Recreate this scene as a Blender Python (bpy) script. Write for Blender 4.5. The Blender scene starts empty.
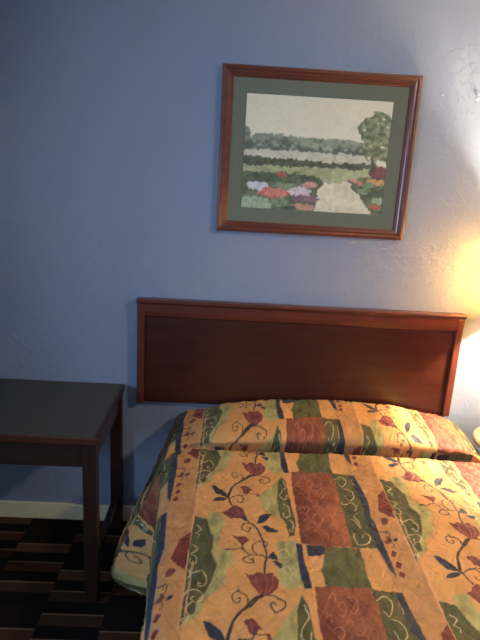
import bpy, bmesh, math, random
import numpy as np
from mathutils import Vector
sc = bpy.context.scene
COL = sc.collection
PI = math.pi

# ------------------------------------------------------------------ helpers
def lin(c):
    c = np.asarray(c, float)/255.0
    return np.where(c <= .04045, c/12.92, ((c+.055)/1.055)**2.4)
def L4(*c): return tuple(lin(c))+(1.0,)

def tag(o, label=None, cat=None, group=None, kind=None):
    if label: o['label'] = label
    if cat: o['category'] = cat
    if group: o['group'] = group
    if kind: o['kind'] = kind
    return o
def empty(name, loc, label, cat, rz=0):
    o = bpy.data.objects.new(name, None); COL.objects.link(o)
    o.location = loc; o.rotation_euler = (0, 0, rz)
    return tag(o, label, cat)

def mk(name, bm, mat, parent=None, smooth=False, bevel=0, seg=2):
    me = bpy.data.meshes.new(name); bm.normal_update(); bm.to_mesh(me); bm.free()
    o = bpy.data.objects.new(name, me); COL.objects.link(o)
    me.materials.append(mat)
    if smooth:
        for p in me.polygons: p.use_smooth = True
    if bevel:
        m = o.modifiers.new('Bevel', 'BEVEL'); m.width = bevel; m.segments = seg; m.limit_method = 'ANGLE'
    if parent: o.parent = parent
    return o
def box(bm, x0, x1, y0, y1, z0, z1):
    vs = [bm.verts.new((x, y, z)) for x in (x0, x1) for y in (y0, y1) for z in (z0, z1)]
    for f in ((0,1,3,2),(4,6,7,5),(0,4,5,1),(2,3,7,6),(0,2,6,4),(1,5,7,3)):
        bm.faces.new([vs[i] for i in f])
    return vs
def lathe(bm, prof, n=64, cx=0, cy=0):
    rings = []
    for r, z in prof:
        if r < 1e-6: rings.append([bm.verts.new((cx, cy, z))])
        else: rings.append([bm.verts.new((cx+r*math.cos(2*PI*i/n), cy+r*math.sin(2*PI*i/n), z)) for i in range(n)])
    for a, b in zip(rings, rings[1:]):
        for i in range(n):
            j = (i+1) % n
            q = [a[i % len(a)], a[j % len(a)], b[j % len(b)], b[i % len(b)]]
            u = []
            for v in q:
                if v not in u: u.append(v)
            if len(u) > 2: bm.faces.new(u)
def sweep_frame(bm, x0, x1, z0, z1, prof):
    """mitred frame; prof = closed list of (inward distance, y)"""
    loops = []
    for d, y in prof:
        loops.append([bm.verts.new(p) for p in ((x0+d, y, z0+d), (x1-d, y, z0+d), (x1-d, y, z1-d), (x0+d, y, z1-d))])
    n = len(loops)
    for k in range(n):
        a, b = loops[k], loops[(k+1) % n]
        for i in range(4):
            j = (i+1) % 4
            bm.faces.new((a[i], a[j], b[j], b[i]))
    bmesh.ops.recalc_face_normals(bm, faces=bm.faces)

# ------------------------------------------------------------------ materials
def nmat(name):
    m = bpy.data.materials.new(name); m.use_nodes = True
    nt = m.node_tree; return m, nt, nt.nodes['Principled BSDF']
def nd(nt, t, **k):
    n = nt.nodes.new(t)
    for a, b in k.items():
        if a in n.inputs: n.inputs[a].default_value = b
        else: setattr(n, a, b)
    return n
def objcoord(nt, scale=(1,1,1), rot=(0,0,0)):
    tc = nd(nt, 'ShaderNodeTexCoord'); mp = nd(nt, 'ShaderNodeMapping')
    mp.inputs['Scale'].default_value = scale; mp.inputs['Rotation'].default_value = rot
    nt.links.new(tc.outputs['Object'], mp.inputs['Vector']); return mp.outputs['Vector']
def ramp(nt, fac, stops, mode='LINEAR'):
    r = nd(nt, 'ShaderNodeValToRGB'); cr = r.color_ramp; cr.interpolation = mode
    while len(cr.elements) < len(stops): cr.elements.new(.5)
    for e, (p, c) in zip(cr.elements, stops): e.position = p; e.color = c
    nt.links.new(fac, r.inputs['Fac']); return r.outputs['Color']
def bump(nt, b, h, strength, dist=.01):
    n = nd(nt, 'ShaderNodeBump'); n.inputs['Strength'].default_value = strength; n.inputs['Distance'].default_value = dist
    nt.links.new(h, n.inputs['Height']); nt.links.new(n.outputs['Normal'], b.inputs['Normal']); return n
def math_(nt, op, a, b=None):
    n = nd(nt, 'ShaderNodeMath', operation=op)
    for i, v in enumerate((a, b)):
        if v is None: continue
        if isinstance(v, (int, float)): n.inputs[i].default_value = v
        else: nt.links.new(v, n.inputs[i])
    return n.outputs[0]

def wood(name, c1, c2, rough=.3, axis='x', spec=.5, freq=1.0):
    c1, c2 = (tuple(v*.8 for v in c[:3])+(1,) for c in (c1, c2))
    m, nt, b = nmat(name)
    sc_ = {'x': (3*freq, 40*freq, 40*freq), 'z': (40*freq, 40*freq, 3*freq), 'y': (40*freq, 3*freq, 40*freq)}[axis]
    v = objcoord(nt, sc_)
    n = nd(nt, 'ShaderNodeTexNoise', Scale=1.0, Detail=8.0, Roughness=.6, Distortion=.6); nt.links.new(v, n.inputs['Vector'])
    nt.links.new(ramp(nt, n.outputs['Fac'], [(.3, c1), (.7, c2)]), b.inputs['Base Color'])
    b.inputs['Roughness'].default_value = rough; b.inputs['Specular IOR Level'].default_value = spec
    bump(nt, b, n.outputs['Fac'], .06, .002)
    return m
def plain(name, c, rough=.5, metal=0, spec=.5, noise=0):
    m, nt, b = nmat(name)
    v = objcoord(nt)
    n = nd(nt, 'ShaderNodeTexNoise', Scale=30.0, Detail=4.0); nt.links.new(v, n.inputs['Vector'])
    k = 1-noise
    c2 = (c[0]*k, c[1]*k, c[2]*k, 1)
    nt.links.new(ramp(nt, n.outputs['Fac'], [(.3, c2), (.7, c)]), b.inputs['Base Color'])
    b.inputs['Roughness'].default_value = rough; b.inputs['Metallic'].default_value = metal
    b.inputs['Specular IOR Level'].default_value = spec
    return m

# painted, knockdown-textured plaster
def paint_wall(name, col):
    m, nt, b = nmat(name)
    v = objcoord(nt)
    big = nd(nt, 'ShaderNodeTexNoise', Scale=1.6, Detail=3.0); nt.links.new(v, big.inputs['Vector'])
    nt.links.new(ramp(nt, big.outputs['Fac'], [(.3, tuple(c*.96 for c in col[:3])+(1,)), (.7, col)]), b.inputs['Base Color'])
    tr = nd(nt, 'ShaderNodeTexNoise', Scale=34.0, Detail=5.0, Roughness=.55, Distortion=1.0); nt.links.new(v, tr.inputs['Vector'])
    h = ramp(nt, tr.outputs['Fac'], [(.52, (0,0,0,1)), (.66, (1,1,1,1))])
    fine = nd(nt, 'ShaderNodeTexNoise', Scale=140.0, Detail=3.0); nt.links.new(v, fine.inputs['Vector'])
    hh = math_(nt, 'ADD', h, math_(nt, 'MULTIPLY', fine.outputs['Fac'], .12))
    vs = objcoord(nt, (5, 1, 1.4))
    st = nd(nt, 'ShaderNodeTexNoise', Scale=1.0, Detail=2.0); nt.links.new(vs, st.inputs['Vector'])
    hh = math_(nt, 'ADD', hh, math_(nt, 'MULTIPLY', st.outputs['Fac'], 4.0))
    bump(nt, b, hh, .42, .0016)
    b.inputs['Roughness'].default_value = .32; b.inputs['Specular IOR Level'].default_value = .5
    return m

M = {}
M['wall'] = paint_wall('blue_grey_satin_paint', L4(132, 144, 166))
M['ceiling'] = plain('ceiling_white', L4(214, 208, 196), .9, noise=.03)
M['base'] = plain('cream_baseboard_paint', L4(228, 216, 178), .45, noise=.06)
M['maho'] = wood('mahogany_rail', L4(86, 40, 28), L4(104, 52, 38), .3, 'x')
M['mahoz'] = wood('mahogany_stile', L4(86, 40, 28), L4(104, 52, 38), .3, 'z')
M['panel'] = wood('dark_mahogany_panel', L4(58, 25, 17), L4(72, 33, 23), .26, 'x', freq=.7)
M['frame'] = wood('picture_frame_wood', L4(92, 48, 36), L4(114, 62, 46), .3, 'x')
M['deskw'] = wood('desk_dark_wood', L4(40, 22, 18), L4(52, 29, 23), .34, 'z')
M['deskx'] = wood('desk_dark_wood_rail', L4(42, 23, 19), L4(56, 31, 25), .34, 'x')
M['desky'] = wood('desk_dark_wood_side', L4(42, 23, 19), L4(56, 31, 25), .34, 'y')
M['edge'] = wood('desk_edge_wood', L4(70, 38, 26), L4(88, 50, 34), .22, 'x')
M['lam'] = plain('charcoal_laminate', L4(60, 58, 50), .42, noise=.12)
M['mat'] = plain('green_mat_board', L4(122, 122, 100), .85, noise=.05)
M['bevel'] = plain('mat_bevel_cream', L4(190, 182, 150), .8)
M['table'] = wood('pale_tan_wood', L4(150, 108, 82), L4(164, 124, 96), .4, 'x')
M['brass'] = plain('brass', L4(180, 140, 70), .3, 1.0)
M['cer'] = plain('lamp_ceramic', L4(200, 180, 150), .25)
M['white'] = plain('white_paint', L4(225, 225, 225), .5)
M['tick'] = plain('mattress_ticking', L4(215, 212, 200), .9, noise=.06)

def vcol(name, rough, bumps=None, sheen=0, spec=.3):
    m, nt, b = nmat(name)
    a = nd(nt, 'ShaderNodeAttribute', attribute_name='dye')
    nt.links.new(a.outputs['Color'], b.inputs['Base Color'])
    b.inputs['Roughness'].default_value = rough; b.inputs['Specular IOR Level'].default_value = spec
    if bumps:
        v = objcoord(nt)
        n = nd(nt, 'ShaderNodeTexNoise', Scale=bumps[0], Detail=4.0); nt.links.new(v, n.inputs['Vector'])
        bump(nt, b, n.outputs['Fac'], bumps[1], bumps[2])
    if sheen: b.inputs['Sheen Weight'].default_value = sheen
    return m
M['spread'] = vcol('printed_quilted_cotton', .6, (420., .35, .001), .08)
M['art'] = vcol('watercolour_paper', .9)

# ------------------------------------------------------------------ numpy noise
rng = np.random.RandomState(7)
_G = rng.rand(256, 256)
def vnoise(x, y):
    xi = np.floor(x).astype(int); yi = np.floor(y).astype(int); fx = x-xi; fy = y-yi
    fx = fx*fx*(3-2*fx); fy = fy*fy*(3-2*fy)
    g = lambda a, b: _G[a & 255, b & 255]
    return (g(xi, yi)*(1-fx)+g(xi+1, yi)*fx)*(1-fy)+(g(xi, yi+1)*(1-fx)+g(xi+1, yi+1)*fx)*fy
def fbm(x, y, o=4):
    s = 0; a = .5; t = 0
    for k in range(o):
        s = s+a*vnoise(x*2**k+17.3*k, y*2**k+5.1*k); t += a; a *= .5
    return s/t
def inpoly(px, py, P):
    c = np.zeros(px.shape, bool); n = len(P)
    for i in range(n):
        x0, y0 = P[i]; x1, y1 = P[(i+1) % n]
        if y0 == y1: continue
        c ^= ((y0 > py) != (y1 > py)) & (px < (x1-x0)*(py-y0)/(y1-y0)+x0)
    return c
def smooth_line(P, n=6):
    P = [np.array(p, float) for p in P]
    if len(P) < 3: return P
    Q = [P[0]*2-P[1]]+P+[P[-1]*2-P[-2]]; out = []
    for i in range(1, len(Q)-2):
        a, b, c, d = Q[i-1:i+3]
        for k in range(n):
            t = k/n
            out.append(.5*((2*b)+(-a+c)*t+(2*a-5*b+4*c-d)*t*t+(-a+3*b-3*c+d)*t**3))
    out.append(P[-1]); return out
def linedist(px, py, P):
    d = np.full(px.shape, 9.0)
    for (x0, y0), (x1, y1) in zip(P, P[1:]):
        dx, dy = x1-x0, y1-y0; l = dx*dx+dy*dy+1e-12
        t = np.clip(((px-x0)*dx+(py-y0)*dy)/l, 0, 1)
        d = np.minimum(d, np.hypot(px-x0-t*dx, py-y0-t*dy))
    return d
def grid_mesh(name, P, colors, mat, parent=None):
    """P (n,m,3) positions, colours (n,m,3) linear"""
    n, m = P.shape[:2]
    me = bpy.data.meshes.new(name)
    idx = np.arange(n*m).reshape(n, m)
    q = np.stack([idx[:-1, :-1], idx[1:, :-1], idx[1:, 1:], idx[:-1, 1:]], -1).reshape(-1, 4)
    me.vertices.add(n*m); me.vertices.foreach_set('co', P.reshape(-1).astype(np.float32))
    me.loops.add(q.size); me.loops.foreach_set('vertex_index', q.reshape(-1).astype(np.int32))
    me.polygons.add(len(q)); me.polygons.foreach_set('loop_start', np.arange(0, q.size, 4, dtype=np.int32))
    me.polygons.foreach_set('loop_total', np.full(len(q), 4, np.int32))
    me.polygons.foreach_set('use_smooth', np.ones(len(q), bool))
    me.update(calc_edges=True)
    at = me.color_attributes.new('dye', 'FLOAT_COLOR', 'POINT')
    c = np.ones((n*m, 4), np.float32); c[:, :3] = colors.reshape(-1, 3)
    at.data.foreach_set('color', c.reshape(-1))
    me.materials.append(mat)
    o = bpy.data.objects.new(name, me); COL.objects.link(o)
    if parent: o.parent = parent
    return o
PATTERN = [
  ('P','strip',0,[(0.342,-0.424),(0.332,-0.748),(0.326,-0.968),(0.323,-1.183),(0.32,-1.305),(0.254,-1.342),(0.237,-1.342),(0.218,-1.224),(0.205,-0.999),(0.228,-0.86),(0.215,-0.659),(0.217,-0.434)]),
  ('P','sage',0,[(0.334,-0.836),(0.377,-0.848),(0.377,-0.816),(0.425,-0.808),(0.433,-0.858),(0.424,-0.925),(0.415,-0.987),(0.461,-1.008),(0.461,-1.071),(0.441,-1.081),(0.442,-1.138),(0.412,-1.179),(0.385,-1.208),(0.376,-1.253),(0.343,-1.288),(0.32,-1.313),(0.325,-1.183),(0.326,-0.968)]),
  ('P','green',0,[(0.334,-0.836),(0.375,-0.851),(0.384,-0.899),(0.401,-0.939),(0.397,-1.012),(0.414,-1.065),(0.404,-1.12),(0.391,-1.164),(0.366,-1.207),(0.358,-1.253),(0.34,-1.264),(0.321,-1.311),(0.325,-1.183),(0.326,-0.968)]),
  ('L','cream',0.0029,[(0.346,-0.884),(0.358,-0.903),(0.341,-0.923),(0.354,-0.932),(0.35,-0.948)]),
  ('L','cream',0.0029,[(0.331,-0.98),(0.345,-0.989),(0.351,-1.003),(0.334,-1.021),(0.35,-1.037),(0.35,-1.063),(0.333,-1.06),(0.333,-1.044)]),
  ('L','cream',0.0029,[(0.33,-1.098),(0.344,-1.108),(0.369,-1.096),(0.385,-1.123),(0.381,-1.151),(0.365,-1.154),(0.362,-1.142),(0.371,-1.147)]),
  ('L','cream',0.0029,[(0.326,-1.197),(0.335,-1.18),(0.362,-1.173),(0.378,-1.185),(0.374,-1.208),(0.355,-1.217),(0.346,-1.205),(0.354,-1.198)]),
  ('L','cream',0.0029,[(0.344,-1.275),(0.337,-1.286),(0.327,-1.282),(0.33,-1.272),(0.341,-1.276),(0.342,-1.254),(0.336,-1.237),(0.348,-1.22)]),
  ('L','cream',0.0029,[(0.339,-1.087),(0.337,-1.113),(0.332,-1.126)]),
  ('L','stitch',0.004,[(0.342,-0.424),(0.335,-0.616),(0.332,-0.748),(0.326,-0.968),(0.325,-1.183),(0.321,-1.311)]),
  ('P','navy',0,[(0.22,-0.877),(0.238,-0.856),(0.234,-0.923),(0.234,-1.007),(0.235,-1.087),(0.236,-1.168),(0.238,-1.248),(0.239,-1.324),(0.239,-1.354),(0.229,-1.355),(0.225,-1.292),(0.224,-1.224),(0.221,-1.129),(0.214,-1.022),(0.212,-0.914)]),
  ('P','navy',0,[(0.207,-0.419),(0.231,-0.417),(0.242,-0.497),(0.242,-0.602),(0.242,-0.691),(0.24,-0.754),(0.235,-0.742),(0.222,-0.645),(0.212,-0.59),(0.204,-0.5)]),
  ('P','red',0,[(0.326,-0.918),(0.294,-0.955),(0.283,-1.009),(0.272,-1.046),(0.297,-1.073),(0.321,-1.093),(0.325,-1.039)]),
  ('P','flower',0,[(0.288,-1.084),(0.295,-1.101),(0.285,-1.118),(0.278,-1.126),(0.264,-1.129),(0.267,-1.107),(0.274,-1.089)]),
  ('P','flower',0,[(0.244,-1.223),(0.252,-1.212),(0.259,-1.205),(0.259,-1.186),(0.268,-1.189),(0.276,-1.207),(0.269,-1.219),(0.264,-1.226),(0.254,-1.226)]),
  ('P','navy',0,[(0.277,-1.215),(0.285,-1.199),(0.298,-1.192),(0.296,-1.207),(0.285,-1.218)]),
  ('L','navy',0.005,[(0.242,-1.158),(0.253,-1.167),(0.267,-1.163)]),
  ('L','vine',0.003,[(0.266,-1.176),(0.27,-1.157),(0.276,-1.166),(0.271,-1.195),(0.266,-1.213),(0.273,-1.24),(0.263,-1.245)]),
  ('P','red',0,[(0.26,-0.625),(0.276,-0.638),(0.262,-0.663),(0.247,-0.655)]),
  ('L','cream2',0.0025,[(0.26,-0.625),(0.276,-0.638),(0.262,-0.663),(0.247,-0.655),(0.26,-0.625)]),
  ('P','red',0,[(0.26,-0.673),(0.277,-0.688),(0.264,-0.715),(0.248,-0.703)]),
  ('L','cream2',0.0025,[(0.26,-0.673),(0.277,-0.688),(0.264,-0.715),(0.248,-0.703),(0.26,-0.673)]),
  ('P','red',0,[(0.257,-0.715),(0.273,-0.733),(0.261,-0.759),(0.245,-0.746)]),
  ('L','cream2',0.0025,[(0.257,-0.715),(0.273,-0.733),(0.261,-0.759),(0.245,-0.746),(0.257,-0.715)]),
  ('P','sage',0,[(0.643,-0.578),(0.595,-0.652),(0.558,-0.707),(0.566,-0.763),(0.575,-0.792),(0.598,-0.814),(0.621,-0.829),(0.648,-0.726)]),
  ('P','green',0,[(0.652,-0.556),(0.669,-0.591),(0.67,-0.693),(0.674,-0.785),(0.676,-0.859),(0.663,-0.929),(0.648,-0.934),(0.641,-0.872),(0.625,-0.823),(0.622,-0.728),(0.636,-0.607)]),
  ('L','cream',0.0029,[(0.657,-0.592),(0.664,-0.633),(0.647,-0.662),(0.636,-0.695),(0.652,-0.72),(0.663,-0.687)]),
  ('L','cream',0.0029,[(0.643,-0.745),(0.659,-0.762),(0.661,-0.81),(0.645,-0.828),(0.638,-0.799)]),
  ('L','cream',0.0029,[(0.654,-0.844),(0.665,-0.865),(0.657,-0.908),(0.649,-0.893)]),
  ('P','sage',0,[(0.6,-0.962),(0.626,-0.956),(0.665,-0.953),(0.667,-1.065),(0.664,-1.157),(0.63,-1.165),(0.607,-1.154),(0.597,-1.139),(0.596,-1.068),(0.605,-1.009)]),
  ('L','sage2',0.003,[(0.605,-1.009),(0.626,-0.994),(0.635,-1.022),(0.619,-1.036)]),
  ('L','sage2',0.003,[(0.602,-1.089),(0.624,-1.071),(0.637,-1.096),(0.627,-1.129)]),
  ('P','navy',0,[(0.664,-0.961),(0.684,-0.967),(0.679,-1.042),(0.686,-1.106),(0.687,-1.156),(0.667,-1.159),(0.659,-1.107),(0.661,-1.032)]),
  ('P','navy',0,[(0.695,-0.969),(0.76,-0.968),(0.749,-1.011),(0.716,-1.02),(0.695,-1.018)]),
  ('P','green2',0,[(0.759,-0.973),(0.868,-0.971),(0.865,-1.076),(0.861,-1.161),(0.794,-1.168),(0.732,-1.16),(0.728,-1.116),(0.725,-1.083),(0.743,-1.03)]),
  ('P','redpanel',0,[(0.695,-0.522),(0.857,-0.517),(0.863,-0.591),(0.859,-0.743),(0.853,-0.859),(0.85,-0.967),(0.755,-0.973),(0.68,-0.962),(0.685,-0.842),(0.688,-0.659)]),
  ('L','cream3',0.0019,[(0.747,-0.594),(0.764,-0.575),(0.77,-0.601),(0.756,-0.628),(0.746,-0.62)]),
  ('L','cream3',0.0019,[(0.78,-0.564),(0.802,-0.554),(0.806,-0.589),(0.787,-0.617),(0.778,-0.6)]),
  ('L','cream3',0.0019,[(0.783,-0.643),(0.803,-0.633),(0.807,-0.667),(0.789,-0.693),(0.779,-0.677)]),
  ('L','cream3',0.0019,[(0.722,-0.673),(0.742,-0.663),(0.748,-0.687),(0.731,-0.713)]),
  ('L','cream3',0.0019,[(0.743,-0.72),(0.765,-0.71),(0.767,-0.741),(0.75,-0.765)]),
  ('L','cream3',0.0019,[(0.79,-0.716),(0.807,-0.723),(0.803,-0.754),(0.786,-0.763)]),
  ('L','cream3',0.0019,[(0.701,-0.769),(0.715,-0.76),(0.719,-0.782)]),
  ('L','cream3',0.0019,[(0.726,-0.568),(0.743,-0.549),(0.746,-0.576)]),
  ('L','cream3',0.0019,[(0.708,-0.632),(0.724,-0.622),(0.723,-0.648)]),
  ('L','cream3',0.0019,[(0.762,-0.653),(0.776,-0.639),(0.777,-0.665),(0.763,-0.678)]),
  ('L','cream3',0.0019,[(0.824,-0.665),(0.834,-0.673),(0.832,-0.698)]),
  ('L','cream3',0.0019,[(0.725,-0.752),(0.731,-0.774),(0.722,-0.797)]),
  ('L','cream3',0.0019,[(0.815,-0.754),(0.825,-0.76),(0.822,-0.79),(0.81,-0.794)]),
  ('L','cream3',0.0019,[(0.696,-0.806),(0.715,-0.794),(0.722,-0.819),(0.705,-0.838)]),
  ('L','cream3',0.0019,[(0.739,-0.81),(0.764,-0.794),(0.771,-0.83),(0.75,-0.852),(0.74,-0.836)]),
  ('L','cream3',0.0019,[(0.782,-0.864),(0.806,-0.848),(0.813,-0.882),(0.792,-0.903)]),
  ('L','cream3',0.0019,[(0.785,-0.8),(0.809,-0.788),(0.807,-0.82)]),
  ('L','cream3',0.0019,[(0.802,-0.915),(0.825,-0.907),(0.827,-0.937)]),
  ('L','cream3',0.0019,[(0.712,-0.881),(0.731,-0.869),(0.737,-0.893)]),
  ('L','cream3',0.0019,[(0.753,-0.912),(0.772,-0.901),(0.778,-0.927)]),
  ('P','green',0,[(0.857,-0.517),(0.927,-0.527),(0.926,-0.621),(0.933,-0.707),(0.929,-0.786),(0.931,-0.849),(0.923,-0.918),(0.933,-0.958),(0.868,-0.971),(0.847,-0.963),(0.85,-0.859),(0.855,-0.712),(0.862,-0.576)]),
  ('L','cream',0.0029,[(0.86,-0.712),(0.863,-0.73),(0.883,-0.723),(0.894,-0.715),(0.906,-0.729),(0.905,-0.755),(0.898,-0.766)]),
  ('L','cream',0.0029,[(0.904,-0.78),(0.891,-0.789),(0.889,-0.805),(0.897,-0.833),(0.897,-0.866),(0.885,-0.825),(0.874,-0.816)]),
  ('L','cream',0.0029,[(0.87,-0.889),(0.862,-0.912),(0.866,-0.945),(0.883,-0.954),(0.906,-0.939),(0.916,-0.913),(0.912,-0.891),(0.897,-0.897),(0.892,-0.914)]),
  ('L','cream',0.0029,[(0.864,-0.562),(0.891,-0.545),(0.906,-0.573),(0.885,-0.617),(0.872,-0.604)]),
  ('L','cream',0.0029,[(0.886,-0.631),(0.91,-0.643),(0.913,-0.682),(0.89,-0.703),(0.881,-0.671)]),
  ('P','navy',0,[(0.927,-0.527),(0.947,-0.529),(0.955,-0.639),(0.96,-0.705),(0.947,-0.797),(0.943,-0.907),(0.942,-0.957),(0.942,-1.028),(0.944,-1.08),(0.937,-1.068),(0.927,-0.968),(0.924,-0.898),(0.929,-0.786),(0.933,-0.707),(0.929,-0.607)]),
  ('P','flower',0,[(0.497,-1.099),(0.521,-1.11),(0.536,-1.097),(0.556,-1.104),(0.577,-1.099),(0.595,-1.131),(0.589,-1.163),(0.571,-1.183),(0.554,-1.187),(0.532,-1.181),(0.516,-1.151),(0.508,-1.123)]),
  ('L','flower2',0.003,[(0.529,-1.118),(0.53,-1.15),(0.546,-1.18)]),
  ('L','flower2',0.003,[(0.559,-1.108),(0.559,-1.149),(0.552,-1.18)]),
  ('L','flower2',0.003,[(0.579,-1.111),(0.576,-1.152),(0.56,-1.179)]),
  ('L','vine',0.0065,[(0.549,-1.18),(0.523,-1.2),(0.502,-1.226),(0.48,-1.255),(0.462,-1.283),(0.449,-1.322),(0.444,-1.349)]),
  ('L','vine',0.0045,[(0.565,-1.183),(0.542,-1.195),(0.52,-1.207),(0.5,-1.23)]),
  ('L','vine',0.0065,[(0.542,-0.557),(0.518,-0.588),(0.491,-0.611),(0.467,-0.641),(0.453,-0.689),(0.449,-0.727),(0.46,-0.77)]),
  ('L','vine',0.004,[(0.503,-1.219),(0.502,-1.197),(0.49,-1.185),(0.476,-1.178),(0.462,-1.186),(0.46,-1.204),(0.47,-1.217),(0.481,-1.209),(0.481,-1.2),(0.474,-1.202)]),
  ('L','vine',0.004,[(0.481,-1.181),(0.476,-1.168)]),
  ('L','vine',0.005,[(0.542,-1.191),(0.559,-1.189),(0.584,-1.197),(0.605,-1.211),(0.603,-1.23),(0.588,-1.243),(0.57,-1.239),(0.565,-1.223),(0.573,-1.218),(0.579,-1.223)]),
  ('P','navy',0,[(0.384,-0.647),(0.399,-0.651),(0.425,-0.671),(0.44,-0.698),(0.444,-0.72),(0.422,-0.715),(0.401,-0.696),(0.388,-0.669)]),
  ('P','navy',0,[(0.39,-0.744),(0.401,-0.728),(0.423,-0.721),(0.445,-0.724),(0.429,-0.741),(0.405,-0.747)]),
  ('P','flower',0,[(0.488,-1.282),(0.5,-1.274),(0.514,-1.272),(0.527,-1.285),(0.539,-1.302),(0.528,-1.306),(0.522,-1.322),(0.511,-1.325),(0.5,-1.313),(0.499,-1.297)]),
  ('L','flower2',0.0025,[(0.506,-1.281),(0.511,-1.3),(0.512,-1.322)]),
  ('L','vine',0.0045,[(0.517,-0.677),(0.511,-0.704),(0.489,-0.706),(0.463,-0.714),(0.453,-0.724)]),
  ('L','vine',0.0035,[(0.515,-0.691),(0.544,-0.695)]),
  ('P','flower',0,[(0.545,-0.689),(0.556,-0.688),(0.562,-0.707),(0.551,-0.714)]),
  ('L','vine',0.004,[(0.46,-0.718),(0.482,-0.706),(0.5,-0.721),(0.497,-0.747),(0.482,-0.753),(0.48,-0.738)]),
  ('P','flower',0,[(0.422,-0.808),(0.441,-0.801),(0.453,-0.782),(0.47,-0.769),(0.499,-0.785),(0.504,-0.82),(0.511,-0.842),(0.487,-0.846),(0.453,-0.843),(0.436,-0.83)]),
  ('L','flower2',0.003,[(0.449,-0.8),(0.473,-0.822),(0.501,-0.837)]),
  ('L','flower2',0.003,[(0.474,-0.781),(0.487,-0.809),(0.504,-0.837)]),
  ('P','navy',0,[(0.494,-0.826),(0.511,-0.836),(0.514,-0.853),(0.497,-0.848)]),
  ('L','vine',0.0065,[(0.504,-0.84),(0.526,-0.874),(0.544,-0.905),(0.555,-0.945),(0.563,-0.993),(0.566,-1.033),(0.559,-1.062),(0.555,-1.1)]),
  ('P','navy',0,[(0.542,-0.87),(0.552,-0.832),(0.574,-0.809),(0.598,-0.805),(0.586,-0.837),(0.568,-0.859)]),
  ('P','navy',0,[(0.553,-0.88),(0.576,-0.876),(0.596,-0.888),(0.617,-0.909),(0.594,-0.915),(0.574,-0.906)]),
  ('L','vine',0.0045,[(0.526,-0.874),(0.503,-0.87),(0.492,-0.89),(0.496,-0.908),(0.512,-0.912),(0.522,-0.896),(0.511,-0.894)]),
  ('P','flower',0,[(0.459,-0.936),(0.479,-0.937),(0.501,-0.938),(0.517,-0.952),(0.506,-0.97),(0.492,-0.983),(0.482,-0.967),(0.475,-0.95)]),
  ('L','vine',0.0045,[(0.491,-0.983),(0.497,-1.002),(0.515,-1.024),(0.535,-1.027),(0.555,-1.026),(0.563,-1.037)]),
  ('L','vine',0.0045,[(0.497,-1.002),(0.484,-0.995),(0.462,-1.003),(0.438,-1)]),
  ('L','vine',0.0045,[(0.515,-1.024),(0.493,-1.043),(0.504,-1.06),(0.523,-1.058),(0.523,-1.041),(0.514,-1.046)]),
  ('L','vine',0.0045,[(0.535,-1.023),(0.525,-1.005),(0.526,-0.981),(0.542,-0.964),(0.565,-0.963),(0.572,-0.973),(0.566,-0.987),(0.556,-0.979)]),
  ('P','navy',0,[(0.568,-1.039),(0.577,-1.02),(0.587,-1.009),(0.599,-1.031),(0.599,-1.046),(0.581,-1.043)]),
  ('P','navy',0,[(0.582,-1.055),(0.595,-1.051),(0.613,-1.063),(0.605,-1.085),(0.591,-1.073)]),
]
ART = {
  'hills':[(-0.017, 0.58), (0.057, 0.615), (0.079, 0.652), (0.2, 0.656), (0.321, 0.65), (0.417, 0.642), (0.563, 0.638), (0.733, 0.636), (0.806, 0.625), (0.816, 0.52), (0.425, 0.522), (-0.01, 0.513)],
  'field':[(-0.022, 0.52), (0.062, 0.52), (0.305, 0.52), (0.571, 0.52), (0.792, 0.518), (0.917, 0.482), (0.921, 0.451), (0.552, 0.455), (0.186, 0.466), (-0.021, 0.46)],
  'hedge':[(-0.021, 0.466), (0.089, 0.458), (0.308, 0.46), (0.552, 0.449), (0.773, 0.449), (0.921, 0.449), (0.925, 0.398), (0.778, 0.395), (0.557, 0.395), (0.313, 0.391), (-0.017, 0.387)],
  'lawn':[(-0.024, 0.385), (0.313, 0.391), (0.557, 0.391), (0.778, 0.395), (1.024, 0.395), (1.038, 0.259), (0.738, 0.269), (0.543, 0.255), (0.39, 0.321), (-0.022, 0.337)],
  'path':[(0.537, 0.261), (0.725, 0.28), (0.756, 0.224), (0.824, 0.149), (0.932, 0.004), (0.51, 0.012), (0.533, 0.097), (0.546, 0.193)],
  'bedl':[(-0.022, 0.337), (0.095, 0.327), (0.267, 0.34), (0.389, 0.335), (0.552, 0.292), (0.551, 0.242), (0.527, 0.19), (0.529, 0.097), (0.514, 0.012), (-0.013, -0.019)],
  'bedr':[(0.732, 0.294), (0.808, 0.329), (1.029, 0.358), (1.038, -0.01), (0.925, 0.01), (0.822, 0.155), (0.768, 0.222)],
  'tree':[(0.879, 0.896), (0.952, 0.888), (1.003, 0.803), (1.008, 0.685), (1.013, 0.565), (1.013, 0.458), (0.917, 0.482), (0.844, 0.476), (0.797, 0.52), (0.787, 0.563), (0.811, 0.625), (0.789, 0.698), (0.775, 0.772), (0.813, 0.834), (0.848, 0.851)],
  'lefttree':[(-0.016, 0.52), (-0.022, 0.698), (0.005, 0.725), (0.035, 0.696), (0.052, 0.615), (0.062, 0.526)],
  'trunk':[(0.87, 0.524), (0.894, 0.526), (0.916, 0.389), (0.883, 0.387)],
}
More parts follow.
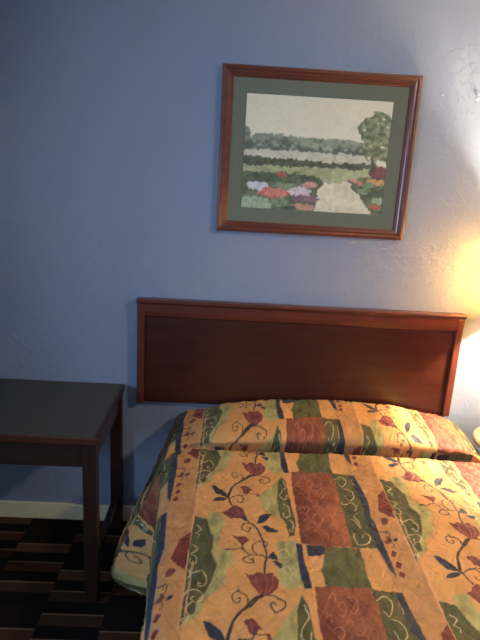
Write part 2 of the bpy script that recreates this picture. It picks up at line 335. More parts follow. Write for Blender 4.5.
BLOBS = [
  ('g3',(0.049, 0.275),0.071,0.03),
  ('g3',(0.319, 0.282),0.095,0.036),
  ('g2',(0.184, 0.284),0.08,0.03),
  ('g2',(0.467, 0.286),0.071,0.024),
  ('white',(0.114, 0.209),0.076,0.036),
  ('g1',(0.297, 0.222),0.071,0.027),
  ('coral',(0.232, 0.159),0.109,0.042),
  ('pinkw',(0.398, 0.176),0.08,0.045),
  ('pink',(0.475, 0.234),0.057,0.024),
  ('purple',(0.44, 0.122),0.095,0.036),
  ('mint',(0.108, 0.06),0.113,0.06),
  ('g1',(0.268, 0.079),0.071,0.042),
  ('coral2',(0.444, 0.043),0.09,0.027),
  ('g2',(0.333, 0.025),0.059,0.024),
  ('red',(0.267, 0.319),0.031,0.015),
  ('mint',(0.037, 0.014),0.047,0.036),
  ('yellow',(0.935, 0.298),0.071,0.024),
  ('redb',(0.952, 0.377),0.071,0.06),
  ('g1',(0.843, 0.213),0.052,0.03),
  ('g2',(0.944, 0.19),0.066,0.048),
  ('mint',(0.962, 0.135),0.052,0.03),
  ('red',(0.949, 0.079),0.057,0.018),
  ('pink',(0.773, 0.302),0.035,0.015),
  ('coral',(0.811, 0.286),0.028,0.015),
  ('g1',(0.876, 0.263),0.047,0.024),
]
# ------------------------------------------------------------------ settings
NA = (1.428, 2.122); NB = (1.276, 2.128)
TBX = (1.771, -.236, .65)
LX_, LY_ = 1.74, -.205
SHZ0, SHZ1, SHR0, SHR1, BZ = 1.17, 1.56, .17, .135, 1.36
P_LAMP, C_LAMP = 76, (1, .80, .54)
P_DAY, C_DAY = 62, (.50, .70, 1)
P_FILL, C_FILL = 19, (1, .86, .68)
CLX, CLY = 2.2, -1.7
EXPO = 1.32
# ------------------------------------------------------------------ the room
XL, XR, YF, H = -2.3, 3.1, -4.6, 2.75
def struct(name, bm, mat, bevel=0): return tag(mk(name, bm, mat, bevel=bevel), kind='structure')
bm = bmesh.new(); box(bm, XL-.12, XR+.12, 0, .12, 0, H); struct('wall_back', bm, M['wall'])
bm = bmesh.new(); box(bm, XR, XR+.12, YF, 0, 0, H); struct('wall_right', bm, M['wall'])
bm = bmesh.new(); box(bm, XL-.12, XR+.12, YF-.12, YF, 0, H); struct('wall_front', bm, M['wall'])
WY0, WY1, WZ0, WZ1 = -3.9, -2.3, .85, 2.1
bm = bmesh.new()
box(bm, XL-.12, XL, YF, WY0, 0, H); box(bm, XL-.12, XL, WY1, 0, 0, H)
box(bm, XL-.12, XL, WY0, WY1, 0, WZ0); box(bm, XL-.12, XL, WY0, WY1, WZ1, H)
struct('wall_left', bm, M['wall'])
bm = bmesh.new(); box(bm, XL-.12, XR+.12, YF-.12, .12, H, H+.1); struct('ceiling', bm, M['ceiling'])
# window in the left wall, outside the photograph's frame
bm = bmesh.new()
for z0, z1 in ((WZ0, WZ0+.05), (WZ1-.05, WZ1)): box(bm, XL-.09, XL-.02, WY0, WY1, z0, z1)
for y0 in (WY0, (WY0+WY1)/2-.025, WY1-.05): box(bm, XL-.09, XL-.02, y0, y0+.05, WZ0+.05, WZ1-.05)
win = struct('window_1', bm, M['white'])
# floor: carpet tiles laid in columns, each with cross stripes of black and brown
mf, nt, b = nmat('striped_carpet_tiles')
tc = nd(nt, 'ShaderNodeTexCoord'); sx = nd(nt, 'ShaderNodeSeparateXYZ'); nt.links.new(tc.outputs['Object'], sx.inputs[0])
X = math_(nt, 'DIVIDE', math_(nt, 'ADD', sx.outputs['X'], 5.276), .25)
colm = math_(nt, 'FLOOR', X)
wn = nd(nt, 'ShaderNodeTexWhiteNoise', noise_dimensions='1D'); nt.links.new(colm, wn.inputs['W'])
Yv = math_(nt, 'ADD', math_(nt, 'DIVIDE', sx.outputs['Y'], .0625), math_(nt, 'MULTIPLY', math_(nt, 'FLOORED_MODULO', colm, 2.0), 1.25))
band = math_(nt, 'FLOOR', Yv)
cmb = nd(nt, 'ShaderNodeCombineXYZ'); nt.links.new(colm, cmb.inputs[0]); nt.links.new(band, cmb.inputs[1])
w2 = nd(nt, 'ShaderNodeTexWhiteNoise', noise_dimensions='2D'); nt.links.new(cmb.outputs[0], w2.inputs['Vector'])
par = math_(nt, 'MULTIPLY', math_(nt, 'FLOORED_MODULO', band, 2.0), .5)
sel = math_(nt, 'ADD', par, math_(nt, 'MULTIPLY', w2.outputs['Value'], .5))
c = ramp(nt, sel, [(0, L4(15, 12, 11)), (.3, L4(22, 16, 14)), (.55, L4(54, 37, 28)), (.72, L4(74, 51, 37)), (.9, L4(62, 36, 26))], 'CONSTANT')
fr = math_(nt, 'FRACT', Yv)
ln = math_(nt, 'GREATER_THAN', fr, .88)
ln = math_(nt, 'MULTIPLY', ln, math_(nt, 'GREATER_THAN', sel, .55))
mx = nd(nt, 'ShaderNodeMix', data_type='RGBA'); nt.links.new(ln, mx.inputs[0]); nt.links.new(c, mx.inputs[6]); mx.inputs[7].default_value = L4(104, 80, 60)
nz = nd(nt, 'ShaderNodeTexNoise', Scale=350.0, Detail=2.0); nt.links.new(tc.outputs['Object'], nz.inputs['Vector'])
nt.links.new(mx.outputs[2], b.inputs['Base Color']); b.inputs['Roughness'].default_value = .95
b.inputs['Specular IOR Level'].default_value = .1
bump(nt, b, nz.outputs['Fac'], .5, .003)
bm = bmesh.new(); box(bm, XL-.12, XR+.12, YF-.12, .12, -.1, 0); struct('floor', bm, mf)
def baseboard(name, x0, x1, y0, y1):
    bm = bmesh.new(); box(bm, x0, x1, y0, y1, 0, .09); struct(name, bm, M['base'], .003)
baseboard('baseboard_back', XL, XR, -.012, 0)
baseboard('baseboard_left', XL, XL+.012, YF, -.012)
baseboard('baseboard_right', XR-.012, XR, YF, -.012)

# ------------------------------------------------------------------ desk
D = empty('desk', (-.66, -.285, 0), 'dark brown wooden desk with charcoal laminate top against blue wall', 'desk')
def dbox(name, x0, x1, y0, y1, z0, z1, m, bev=.002, par=D):
    bm = bmesh.new(); o = par.location if par.parent is None else par.parent.location
    box(bm, x0-o.x, x1-o.x, y0-o.y, y1-o.y, z0, z1); return mk(name, bm, m, par, bevel=bev)
DX0, DX1, DY0, DY1, DH = -1.26, -.061, -.568, -.004, .754
top = dbox('desktop', DX0+.012, DX1-.012, DY0+.012, DY1, DH-.028, DH, M['lam'], .001)
tag(top, 'charcoal grey laminate desktop')
bm = bmesh.new()
ox, oy = D.location.x, D.location.y
box(bm, DX0-ox, DX1-ox, DY0-oy, DY0+.012-oy, DH-.03, DH-.001)
e = mk('edge_band', bm, M['edge'], D, bevel=.004, seg=3); tag(e, 'brown wood edge strip along the front')
dbox('edge_band', DX1-.012, DX1, DY0+.012, DY1, DH-.03, DH-.001, M['deskx'], .003)
dbox('edge_band', DX0, DX0+.012, DY0+.012, DY1, DH-.03, DH-.001, M['deskx'], .003)
LW = .054; LX1 = -.067; AX = .022
for x0 in (DX0+.006, LX1-LW):
    dbox('leg', x0, x0+LW, DY0+.008, DY0+.008+.05, 0, DH-.03, M['deskw'], .003)
    dbox('leg', x0, x0+LW, -.062, -.012-.004, 0, DH-.03, M['deskw'], .003)
dbox('front_apron', DX0+.006+LW, LX1-LW, DY0+.018, DY0+.04, DH-.135, DH-.03, M['deskx'])
dbox('back_apron', DX0+.006+LW, LX1-LW, -.05, -.03, DH-.12, DH-.03, M['deskx'])
for x0 in (DX0+.015, LX1-.035):
    dbox('side_apron', x0, x0+.022, DY0+.058, -.062, DH-.125, DH-.03, M['desky'])
    dbox('stretcher', x0-.008, x0+.018, DY0+.058, -.062, .135, .175, M['desky'])

# ------------------------------------------------------------------ headboard
W, HT, HB = 1.516, 1.186, .674
Hb = empty('headboard', (W/2, 0, HB), 'reddish brown mahogany headboard mounted on the wall above the bed', 'headboard')
def hbox(name, x0, x1, y0, y1, z0, z1, m, bev=.002):
    bm = bmesh.new(); box(bm, x0-W/2, x1-W/2, y0, y1, z0-HB, z1-HB); return mk(name, bm, m, Hb, bevel=bev)
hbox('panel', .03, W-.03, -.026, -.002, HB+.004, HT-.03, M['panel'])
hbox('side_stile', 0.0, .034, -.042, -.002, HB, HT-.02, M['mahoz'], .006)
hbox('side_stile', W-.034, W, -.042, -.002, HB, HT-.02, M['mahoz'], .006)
bm = bmesh.new()
pr = [(-.002, HT-.085), (-.030, HT-.085), (-.036, HT-.078), (-.040, HT-.060), (-.040, HT-.022), (-.046, HT-.020), (-.052, HT-.014), (-.052, HT-.004), (-.048, HT), (-.002, HT)]
for x in (-.004, W+.004): pass
a = [bm.verts.new((-.001-W/2, y, z-HB)) for y, z in pr]; b_ = [bm.verts.new((W+.001-W/2, y, z-HB)) for y, z in pr]
n = len(pr)
for i in range(n): bm.faces.new((a[i], a[(i+1) % n], b_[(i+1) % n], b_[i]))
bm.faces.new(a[::-1]); bm.faces.new(b_); bmesh.ops.recalc_face_normals(bm, faces=bm.faces)
mk('top_rail', bm, M['maho'], Hb, bevel=.0015)

# ------------------------------------------------------------------ framed picture
PX0, PX1, PZ0, PZ1 = .3426, 1.1794, 1.510, 2.1947
Pc = empty('framed_picture', ((PX0+PX1)/2, 0, PZ0), 'framed watercolour of a garden path and fields hanging above the headboard', 'picture')
cx = (PX0+PX1)/2
bm = bmesh.new()
sweep_frame(bm, PX0-cx, PX1-cx, 0, PZ1-PZ0, [(0, -.001), (0, -.020), (.004, -.026), (.014, -.028), (.020, -.022), (.028, -.023), (.034, -.019), (.040, -.018), (.046, -.012), (.046, -.001)])
mk('frame', bm, M['frame'], Pc, bevel=.0008)
AX0, AX1, AZ0, AZ1 = .447, 1.082, 1.611, 2.098
bm = bmesh.new()
i0 = .044
sweep_frame(bm, PX0+i0-cx, PX1-i0-cx, i0, PZ1-PZ0-i0, [(0, -.006), (0, -.009), (.0595, -.009), (.0625, -.006)])
mk('mat', bm, M['mat'], Pc)
# the watercolour
nu, nv = 360, 280
U, V = np.meshgrid(np.linspace(0, 1, nu), np.linspace(0, 1, nv), indexing='ij')
wu = U+.03*(fbm(U*16, V*16, 3)-.5)+.03*(fbm(U*60+9, V*60, 2)-.5)
wv = V+.03*(fbm(U*18+40, V*14, 3)-.5)+.035*(fbm(U*60+3, V*60+8, 2)-.5)
n1 = fbm(U*7, V*9+3, 4); n2 = fbm(U*40, V*34, 3); n3 = fbm(U*90, V*70+5, 2)
def mixc(a, b, t): return np.asarray(lin(a))*(1-t[..., None])+np.asarray(lin(b))*t[..., None]
img = mixc((228, 214, 184), (240, 230, 200), np.clip(1.2-V+.9*(n1-.5), 0, 1))
img = img*(1-.10*np.clip(n1-.5, 0, 1)[..., None]*np.array([1, 1.2, .6]))
PAL = dict(hills=((112, 124, 98), (172, 172, 142)), field=((196, 184, 158), (222, 210, 184)), hedge=((48, 54, 36), (96, 98, 66)),
    lawn=((156, 158, 104), (192, 190, 142)), path=((210, 194, 160), (236, 222, 194)), bedl=((48, 58, 40), (110, 122, 84)),
    bedr=((60, 70, 46), (120, 130, 88)), tree=((84, 94, 60), (160, 162, 122)), lefttree=((98, 110, 92), (140, 146, 124)), trunk=((70, 60, 46), (90, 80, 60)),
    g1=((96, 116, 78), (150, 164, 120)), g2=((40, 52, 34), (90, 102, 68)), g3=((58, 72, 48), (104, 116, 78)), white=((196, 190, 190), (232, 226, 222)), coral=((196, 92, 70), (222, 140, 116)),
    coral2=((190, 130, 100), (206, 160, 130)), pinkw=((206, 176, 180), (228, 210, 206)), pink=((206, 120, 112), (222, 160, 150)), purple=((104, 70, 82), (150, 108, 112)),
    mint=((138, 156, 120), (180, 190, 154)), red=((176, 60, 48), (200, 96, 80)), yellow=((206, 150, 84), (222, 184, 120)), redb=((104, 50, 44), (140, 72, 60)))
def put(mask, key, nn=n2):
    global img
    c = mixc(*PAL[key], np.clip((nn-.5)*2.6+.5, 0, 1))
    img = np.where(mask[..., None], c, img)
for k in ('hills', 'field', 'lawn', 'hedge', 'lefttree', 'path', 'bedl', 'bedr'):
    put(inpoly(wu, wv, ART[k]), k, n1*.4+n2*.6)
hl = inpoly(wu, wv-.0, ART['hills']) & ~inpoly(wu, wv, ART['field'])
dk = np.clip((.60-V-.05*(n2-.5)*4)/.06, 0, 1)*.75*hl
img = img*(1-dk[..., None])+np.asarray(lin((66, 78, 66)))*dk[..., None]
for c, (x, y), rx, ry in BLOBS:
    put(((wu-x)/rx)**2+((wv-y)/ry)**2 < 1, c, n2*.6+n3*.4)
put(inpoly(wu, wv, ART['trunk']), 'trunk'); 
tm = inpoly(U+.05*(fbm(U*22, V*22, 3)-.5), V+.05*(fbm(U*22+9, V*22, 3)-.5), ART['tree']) & (fbm(U*30+3, V*30, 2) > .2)
put(tm, 'tree', n2)
img = img*(1+.14*(n3-.5)[..., None]); img = img*1.0+lin((236, 226, 204))*.10
for _ in range(2):
    pd = np.pad(img, ((1, 1), (1, 1), (0, 0)), 'edge')
    img = (pd[:-2, 1:-1]+pd[2:, 1:-1]+pd[1:-1, :-2]+pd[1:-1, 2:]+2*img)/6
P = np.stack([AX0+U*(AX1-AX0)-cx, np.full_like(U, -.0055), AZ0+V*(AZ1-AZ0)-PZ0], -1)
art = grid_mesh('watercolour_print', P[:, ::-1], img[:, ::-1], M['art'], Pc)
tag(art, 'pale watercolour of fields, flower beds and a path')
# backing board and glazing
bm = bmesh.new(); box(bm, PX0+.03-cx, PX1-.03-cx, -.005, -.0015, .03, PZ1-PZ0-.03); mk('backing_board', bm, M['bevel'], Pc)
mg, nt, b = nmat('picture_glass'); nt.nodes.remove(b)
tr = nd(nt, 'ShaderNodeBsdfTransparent'); gl = nd(nt, 'ShaderNodeBsdfGlossy', Roughness=.12); fr_ = nd(nt, 'ShaderNodeFresnel', IOR=1.22)
ms = nd(nt, 'ShaderNodeMixShader'); nt.links.new(fr_.outputs[0], ms.inputs[0]); nt.links.new(tr.outputs[0], ms.inputs[1]); nt.links.new(gl.outputs[0], ms.inputs[2])
nt.links.new(ms.outputs[0], nt.nodes['Material Output'].inputs['Surface'])
bm = bmesh.new(); box(bm, PX0+.0455-cx, PX1-.0455-cx, -.0115, -.0105, .0455, PZ1-PZ0-.0455); mk('glass', bm, mg, Pc)
bm = bmesh.new(); box(bm, XL-.06, XL-.056, WY0+.05, WY1-.05, WZ0+.05, WZ1-.05)
wg = mk('window_pane', bm, mg, win)
# nails left in the wall
def nail(x, z, label, r=.004):
    bm = bmesh.new(); lathe(bm, [(0, .010), (r, .009), (r, .006), (.0012, .006), (.0012, -.002), (0, -.002)], 16)
    o = mk('nail', bm, M['white'], None, smooth=True); o.rotation_euler = (PI/2, 0, 0); o.location = (x, 0, z)
    tag(o, label, 'nail')
nail(*NA, 'white nail stub in the wall at the far right edge, right of the picture', .007)
nail(*NB, 'tiny white nail head in the wall just right of the picture corner', .0035)
# ------------------------------------------------------------------ bedspread
AX_, AY_, BP = .711, -.345, .630
TX0 = .325
COLS = {k: lin(v)*.8 for k, v in dict(gold=(204, 150, 90), strip=(180, 132, 82), sage=(160, 154, 98), sage2=(190, 188, 140), green=(80, 80, 46), green2=(86, 88, 52),
    navy=(38, 44, 62), red=(112, 44, 36), redpanel=(104, 44, 34), flower=(116, 52, 50), flower2=(160, 88, 78), vine=(52, 44, 46), cream=(214, 196, 146),
    cream3=(196, 128, 92), cream2=(206, 150, 110), stitch=(214, 160, 124)).items()}
def build_tile(res=.0012):
    nx, ny = int(round(AX_/res)), int(round(BP/res))
    gx = TX0+(np.arange(nx)+.5)*AX_/nx; gy = -(np.arange(ny)+.5)*BP/ny
    X, Y = np.meshgrid(gx, gy, indexing='ij')
    def pn(fx, fy, o, s):   # non-periodic noise is fine: seams fall inside mottled paint
        return fbm(X*fx+s, Y*fy+s*.7, o)
    wx = X+.006*(pn(45, 45, 3, 1)-.5); wy = Y+.006*(pn(45, 45, 3, 8)-.5)
    lx = X+.0015*(pn(90, 90, 2, 4)-.5); ly = Y+.0015*(pn(90, 90, 2, 5)-.5)
    mot = pn(14, 14, 4, 3); mot2 = pn(60, 22, 3, 6); mot3 = pn(30, 60, 3, 11)
    img = np.ones(X.shape+(3,))*COLS['gold']
    img = img*(.74+.36*mot+.18*mot2)[..., None]
    key = np.zeros(X.shape, np.int8)
    for k, c, w, pts in PATTERN:
        p0 = np.array(pts)
        sp = smooth_line(pts) if k == 'L' and c != 'cream2' and c != 'stitch' else pts
        sp = np.array(sp)
        for i in (-1, 0, 1):
            for j in range(-4, 5):
                off = np.array([i*AX_, i*AY_+j*BP]); q = sp+off
                m = .012
                a, b = q.min(0)-m, q.max(0)+m
                if a[0] > gx[-1] or b[0] < gx[0] or a[1] > gy[0] or b[1] < gy[-1]: continue
                ix = np.where((gx >= a[0]) & (gx <= b[0]))[0]; iy = np.where((gy >= a[1]) & (gy <= b[1]))[0]
                if not len(ix) or not len(iy): continue
                S = np.s_[ix[0]:ix[-1]+1, iy[0]:iy[-1]+1]
                if k == 'P':
                    f = .35 if c in ('navy', 'flower', 'red') else 1.0
                    mask = inpoly(X[S]+f*(wx-X)[S], Y[S]+f*(wy-Y)[S], [tuple(v) for v in q]).astype(float)
                else:
                    d = linedist(lx[S], ly[S], q); mask = np.clip((w*.5-d)/.0008+.5, 0, 1)
                base = COLS[c]
                col = np.ones(mask.shape+(3,))*base
                t = mot[S]; t2 = mot2[S]
                if c == 'sage': col = base*(.50+1.0*t2)[..., None]; mask = mask*np.clip(.55+.9*t, 0, 1)
                elif c in ('green', 'green2'):
                    col = base*(.45+1.1*t2)[..., None]
                elif c == 'navy': col = base*(.7+.7*mot3[S])[..., None]
                elif c == 'redpanel':
                    xr = np.clip((X[S]-off[0]-.70)/.16, 0, 1)*.7+1.6*(t-.5)+.8*(t2-.5)
                    xr = np.clip(xr, 0, 1)[..., None]
                    col = base*(1-xr*.75)+lin((160, 96, 60))*xr*.75
                    # diamond lattice and scribbled ornament
                    a1 = (X[S]-off[0]-.77); b1 = (Y[S]-off[1]+.70)
                    for sg in (1, -1):
                        g = np.abs(((a1+sg*b1*.55)/.075) % 1-.5)*.075
                        col = np.where((g < .0010)[..., None], lin((172, 106, 76))*.5+col*.5, col)
                elif c in ('flower', 'flower2', 'red'): col = base*(.7+.7*mot3[S])[..., None]
                elif c == 'strip': col = base*(.70+.3*t2+.3*mot3[S])[..., None]
                elif c in ('cream', 'cream3'): mask = mask*np.clip(.45+.8*t2, 0, 1)
                elif c == 'stitch': mask = mask*.8
                img[S] = img[S]*(1-mask[..., None])+col*mask[..., None]
    return img
TILE = build_tile()
def dye(X, T):
    i = np.floor((X-TX0)/AX_); x = X-TX0-i*AX_; t = -(T-i*AY_) % BP
    nx, ny = TILE.shape[:2]
    fx = x/AX_*nx-.5; fy = t/BP*ny-.5
    x0 = np.floor(fx).astype(int); y0 = np.floor(fy).astype(int); ax = (fx-x0)[..., None]; ay = (fy-y0)[..., None]
    g = lambda a, b: TILE[np.clip(a, 0, nx-1), b % ny]
    return (g(x0, y0)*(1-ax)+g(x0+1, y0)*ax)*(1-ay)+(g(x0, y0+1)*(1-ax)+g(x0+1, y0+1)*ax)*ay

YE = [-2.3, -1.31, -1.19, -1.045, -.888, -.685, -.457, -.36, -.05]
XE = [.250, .230, .221, .212, .202, .193, .176, .182, .185]
def surf(s, y):
    """bedspread surface: s runs across (equals x on the top), y along the bed"""
    xl = np.interp(y, YE, XE); xr = np.interp(y, [-2.3, -.5, -.2, -.05], [1.60, 1.61, 1.65, 1.66])
    rl = .06+0*y; rr = np.interp(y, [-.5, -.3], [.08, .20])
    yc = np.interp(s, [.0, .16, .2, .24, .34, .6, 1.3, 1.6], [-.48, -.43, -.39, -.365, -.330, -.324, -.326, -.332])
    base = .622+.004*np.sin(s*9+y*4)*np.interp(y, [-1.2, -.5], [1, .4])
    amp = np.interp(s, [.10, .2, .26, .34, .44, .6, .85, 1.2, 1.42, 1.55, 1.68, 1.75], [.01, .022, .034, .052, .082, .106, .118, .114, .070, .040, .012, .0])
    q = (y-yc)
    prof = np.interp(q, [-.16, -.12, -.085, -.062, -.052, -.040, -.004, .004, .010, .016, .026, .04, .06, .10, .15, .25, .33], [0, .06, .09, .10, .02, -.30, -.42, -.32, .08, .34, .58, .72, .83, .91, .98, 1.0, .93])
    z = base+amp*prof
    tl = (xl+rl-s)/rl; tr = (s-(xr-rr))/rr
    Ld = .5
    fl = np.interp(y, [-.72, -.62, -.58, -.54, -.50, -.40, -.3, -.05], [.0, .01, .06, .16, .22, .225, .22, .17])
    # left
    th = np.clip(tl, 0, PI/2); d = np.clip((tl-PI/2)*rl, 0, None); dd = d/Ld
    x = np.where(tl > 0, xl+rl-rl*np.sin(th)-fl*dd**.85, s)
    drop = rl*(1-np.cos(th))+d*np.where(tl > 0, 1, 0)
    curl = np.clip((dd-.90)/.10, 0, 1)
    x = x+np.where(tl > 0, .035*curl**2, 0)
    wob = .010*np.sin(y*26)*np.clip(dd*1.2, 0, 1)*np.interp(y, [-.9, -.7], [1, .3])
    x = x+np.where(tl > PI/2, wob, 0)
    ysh = -.054*np.interp(q, [.003, .010, .018, .03, .07, .12], [0, .45, 1, .85, .25, 0])*np.interp(amp, [.03, .08], [.3, 1])
    # right
    th2 = np.clip(tr, 0, PI/2); d2 = np.clip((tr-PI/2)*rr, 0, None)
    x = np.where(tr > 0, xr-rr+rr*np.sin(th2)+.01*d2/Ld+.012*np.sin(y*24)*np.clip(d2/Ld, 0, 1), x)
    drop = drop+np.where(tr > 0, rr*(1-np.cos(th2))+d2, 0)
    # foot
    tf = (-1.98-y)/.06; th3 = np.clip(tf, 0, PI/2); d3 = np.clip((tf-PI/2)*.06, 0, None)
    yy = np.where(tf > 0, -1.98-.06*np.sin(th3), y+ysh)
    dropf = np.where(tf > 0, .06*(1-np.cos(th3))+d3, 0)
    drop = np.maximum(drop, dropf)
    # at the mattress level the pillow rise fades out down the sides
    z = z-drop
    z = np.where(drop > .06, np.minimum(z, .66-drop+.0*z+amp*prof*np.clip(1-drop/.3, 0, 1)), z)
    return x, yy, np.maximum(z, .012), q, prof*amp
# grid
ys = np.concatenate([np.arange(-.052, -.34, -.0035), np.arange(-.34, -.46, -.0012), np.arange(-.46, -1.42, -.0030), np.arange(-1.42, -2.56, -.012)])
ss = np.concatenate([np.arange(-.36, .16, .0040), np.arange(.16, 1.70, .0029), np.arange(1.70, 2.24, .010)])
Sg, Yg = np.meshgrid(ss, ys, indexing='ij')
x, yy, z, q, pa = surf(Sg, Yg)
# fabric coordinate along the bed: arc length, with the tuck at the crease swallowing a length of cloth
dz = np.gradient(z, axis=1)*(Sg > .2); dyy = np.gradient(Yg, axis=1)
arc = np.cumsum(np.sqrt(dyy**2+np.where(q > -.01, dz, 0)**2), axis=1)
ic = np.argmin(np.abs(q), axis=1)
arc_c = arc[np.arange(len(ss)), ic][:, None]; yc_ = Yg[np.arange(len(ss)), ic][:, None]
T = np.where(q < 0, Yg, yc_+(arc_c-arc)+np.interp(Sg, [.2, .33, .45, .6, .8, 1.2], [.33, .31, .26, .25, .235, .23]))
colr = dye(Sg+np.where(q > 0, np.interp(Sg, [.8, 1.3, 1.7], [0, .045, .08]), 0), T)
# quilting and slack wrinkles: real relief
rel = .0050*(fbm(Sg*13+Yg*9, Yg*13-Sg*9, 3)-.5)+.0042*(fbm(Sg*8+Yg*26, Yg*10-Sg*22, 3)-.5)*2
rid = 1-np.abs(fbm(Sg*22-Yg*14, Yg*9+Sg*5, 3)-.5)*2
rel = rel-.0030*np.clip((rid-.86)/.14, 0, 1)
rel = rel+.006*(fbm(Sg*5+3, Yg*4, 2)-.5)*np.clip((q+.02)*20, 0, 1)
g1 = np.abs(((Sg*.8+T*.55+.01*fbm(Sg*9, T*9, 2))/.062) % 1-.5)*.062; g2 = np.abs(((Sg*.8-T*.55+.01*fbm(Sg*9+4, T*9, 2))/.062) % 1-.5)*.062
rel = rel-.0022*np.exp(-(g1/.0032)**2)-.0022*np.exp(-(g2/.0032)**2)
topm = np.clip((z-.1)/.2, 0, 1)
z = np.maximum(z+rel*topm, .012)
x = x+np.where(z < .55, rel*1.5, 0)
BS = grid_mesh('bedspread', np.stack([x-.9, yy+1.0, z], -1)[:, ::-1], colr[:, ::-1], M['spread'])
BS.location = (.9, -1.0, 0)
tag(BS, 'quilted floral bedspread in gold, green, rust and navy covering the bed', 'bedspread')

# mattress and base underneath
bed = empty('bed', (.90, -1.0, 0), 'bed under the gold floral bedspread, below the wall mounted headboard', 'bed')
def bbox(name, x0, x1, y0, y1, z0, z1, m, bev, seg=4):
    bm = bmesh.new(); box(bm, x0-.9, x1-.9, y0+1, y1+1, z0, z1); return mk(name, bm, m, bed, bevel=bev, seg=seg)
bbox('mattress', .28, 1.54, -1.94, -.07, .34, .545, M['tick'], .04)
bbox('box_spring', .28, 1.54, -1.94, -.07, .14, .335, M['tick'], .02)
for lx in (.34, 1.42):
    for ly in (-1.86, -.2): bbox('leg', lx, lx+.05, ly, ly+.05, 0, .14, M['deskw'], .004, 2)

# ------------------------------------------------------------------ bedside table and lamp (mostly beyond the right edge)
tx, ty, th_ = TBX
t = empty('bedside_table', (tx, ty, 0), 'round pale tan bedside table at the right edge beside the bed', 'bedside table')
R_ = .20
bm = bmesh.new(); lathe(bm, [(0, th_-.025), (R_-.006, th_-.025), (R_, th_-.019), (R_, th_-.006), (R_-.006, th_), (0, th_)], 96); mk('tabletop', bm, M['table'], t)
bm = bmesh.new(); lathe(bm, [(0, .03), (.04, .03), (.03, .06), (.026, .3), (.035, th_-.06), (.07, th_-.025), (0, th_-.025)], 32); mk('pedestal', bm, M['table'], t, smooth=True)
bm = bmesh.new(); lathe(bm, [(0, 0), (.08, 0), (.08, .015), (.06, .03), (0, .03)], 48); mk('foot', bm, M['table'], t)
lp = empty('table_lamp', (LX_, LY_, th_), 'table lamp with pale fabric shade on the bedside table, glowing beyond the right edge', 'lamp')
bm = bmesh.new(); lathe(bm, [(0, 0), (.08, 0), (.08, .012), (.03, .03), (.05, .1), (.075, .2), (.06, .32), (.02, .42), (.012, .45), (0, .45)], 40); mk('lamp_base', bm, M['cer'], lp, smooth=True)
bm = bmesh.new(); lathe(bm, [(0, .45), (.008, .45), (.008, .60), (.016, .60), (.016, .66), (0, .66)], 20); mk('stem', bm, M['brass'], lp)
ms_, nt, b = nmat('lamp_shade_fabric')
b.inputs['Base Color'].default_value = L4(238, 214, 160); b.inputs['Roughness'].default_value = .9
nt.nodes.remove(b)
df = nd(nt, 'ShaderNodeBsdfDiffuse'); df.inputs['Color'].default_value = L4(238, 216, 170)
tl_ = nd(nt, 'ShaderNodeBsdfTranslucent'); tl_.inputs['Color'].default_value = L4(250, 222, 160)
wv_ = nd(nt, 'ShaderNodeTexWave', Scale=60.0); nt.links.new(objcoord(nt), wv_.inputs['Vector'])
mixs = nd(nt, 'ShaderNodeMixShader'); mixs.inputs[0].default_value = .7
nt.links.new(df.outputs[0], mixs.inputs[1]); nt.links.new(tl_.outputs[0], mixs.inputs[2])
nt.links.new(mixs.outputs[0], nt.nodes['Material Output'].inputs['Surface'])
SB, ST = SHZ0-th_, SHZ1-th_
bm = bmesh.new(); lathe(bm, [(SHR0, SB), (SHR1, ST), (SHR1-.002, ST), (SHR0-.002, SB), (SHR0, SB)], 72); mk('lamp_shade', bm, ms_, lp, smooth=True)
bm = bmesh.new()
for k in range(3):
    a = k*2*PI/3; r = SHR1-.002
    v = box(bm, 0, r, -.0015, .0015, ST-.012, ST-.009)
    for q_ in v:
        X_, Y_ = q_.co.x, q_.co.y; q_.co.x = X_*math.cos(a)-Y_*math.sin(a); q_.co.y = X_*math.sin(a)+Y_*math.cos(a)
mk('shade_ring', bm, M['brass'], lp)
mbulb, nt, b = nmat('bulb_glass'); b.inputs['Emission Color'].default_value = (1, .8, .5, 1); b.inputs['Emission Strength'].default_value = 6
tb_ = nd(nt, 'ShaderNodeBsdfTransparent'); eb_ = nd(nt, 'ShaderNodeEmission', Strength=8.0); eb_.inputs[0].default_value = (1, .8, .5, 1); nt.nodes.remove(b)
ad_ = nd(nt, 'ShaderNodeAddShader'); nt.links.new(tb_.outputs[0], ad_.inputs[0]); nt.links.new(eb_.outputs[0], ad_.inputs[1]); nt.links.new(ad_.outputs[0], nt.nodes['Material Output'].inputs['Surface'])
bm = bmesh.new(); bmesh.ops.create_uvsphere(bm, u_segments=24, v_segments=16, radius=.028)
bl = mk('bulb', bm, mbulb, lp, smooth=True); bl.location = (0, 0, BZ-th_)

# ------------------------------------------------------------------ lights
def light(name, kind, loc, power, color, **k):
    l = bpy.data.lights.new(name, kind); l.energy = power; l.color = color
    for a, v in k.items(): setattr(l, a, v)
    o = bpy.data.objects.new(name, l); COL.objects.link(o); o.location = loc; return o
light('bulb_light', 'POINT', (LX_, LY_, BZ), P_LAMP, C_LAMP, shadow_soft_size=.034)
w = light('daylight', 'AREA', (XL-.14, (WY0+WY1)/2, (WZ0+WZ1)/2), P_DAY, C_DAY, shape='RECTANGLE', size=WY1-WY0-.1, size_y=WZ1-WZ0-.1)
w.rotation_euler = Vector((-1, 0, 0)).to_track_quat('Z', 'Y').to_euler()
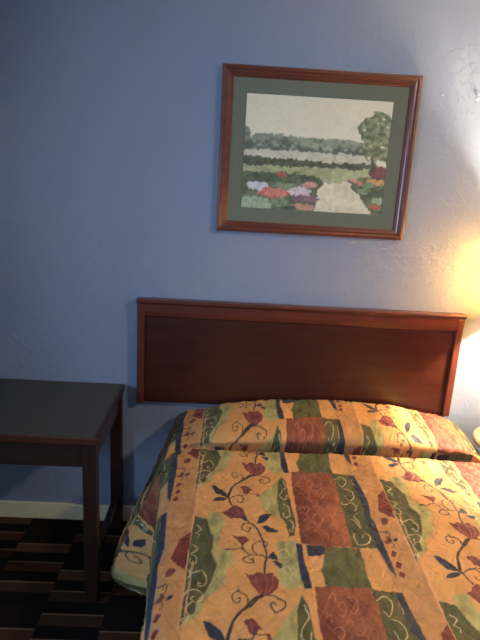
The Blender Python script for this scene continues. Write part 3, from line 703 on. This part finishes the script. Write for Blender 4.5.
# added warm fill light with its own fixture, overhead right, out of view
cl = empty('added_fill_light', (CLX, CLY, H), 'added round fill light overhead on the right, out of view', 'added fill light')
bm = bmesh.new(); lathe(bm, [(0, 0), (.16, 0), (.16, -.02), (.14, -.03), (0, -.03)], 48); mk('fill_plate', bm, M['brass'], cl)
mdome, nt, b = nmat('fill_dome_frosted'); b.inputs['Emission Color'].default_value = (1, .8, .55, 1); b.inputs['Emission Strength'].default_value = 3
bm = bmesh.new(); lathe(bm, [(.14, -.03), (.13, -.07), (.08, -.10), (0, -.11)], 48); mk('fill_dome', bm, mdome, cl, smooth=True)
light('added_fill_glow', 'AREA', (CLX, CLY, H-.14), P_FILL, C_FILL, shape='DISK', size=.3)

wd = bpy.data.worlds.new('World'); sc.world = wd; wd.use_nodes = True
bg = wd.node_tree.nodes['Background']; bg.inputs[0].default_value = (.45, .6, 1, 1); bg.inputs[1].default_value = .5

# ------------------------------------------------------------------ camera
F_, CX, CY, CZ, YAW, PITCH, ROLL = 540.64, .39954, -2.44819, 1.73849, .03044, -.2555, .057155
cam = bpy.data.cameras.new('camera'); co = bpy.data.objects.new('camera', cam); COL.objects.link(co); sc.camera = co
cam.sensor_fit = 'VERTICAL'; cam.sensor_height = 24; cam.lens = F_/640*24; cam.clip_start = .01
Fv = Vector((math.sin(YAW)*math.cos(PITCH), math.cos(YAW)*math.cos(PITCH), math.sin(PITCH)))
Rv = Vector((math.cos(YAW), -math.sin(YAW), 0)); Uv = Rv.cross(Fv)
R2 = Rv*math.cos(ROLL)+Uv*math.sin(ROLL); U2 = -Rv*math.sin(ROLL)+Uv*math.cos(ROLL)
from mathutils import Matrix
mw = Matrix((( R2.x, U2.x, -Fv.x, CX), (R2.y, U2.y, -Fv.y, CY), (R2.z, U2.z, -Fv.z, CZ), (0, 0, 0, 1)))
co.matrix_world = mw
vs_ = sc.view_settings; sc.display_settings.display_device = 'sRGB'
vs_.view_transform = 'Standard'; vs_.look = 'None'; vs_.gamma = 1; vs_.use_curve_mapping = False; vs_.exposure = EXPO
sc.cycles.use_denoising = True
sc.cycles.max_bounces = 8
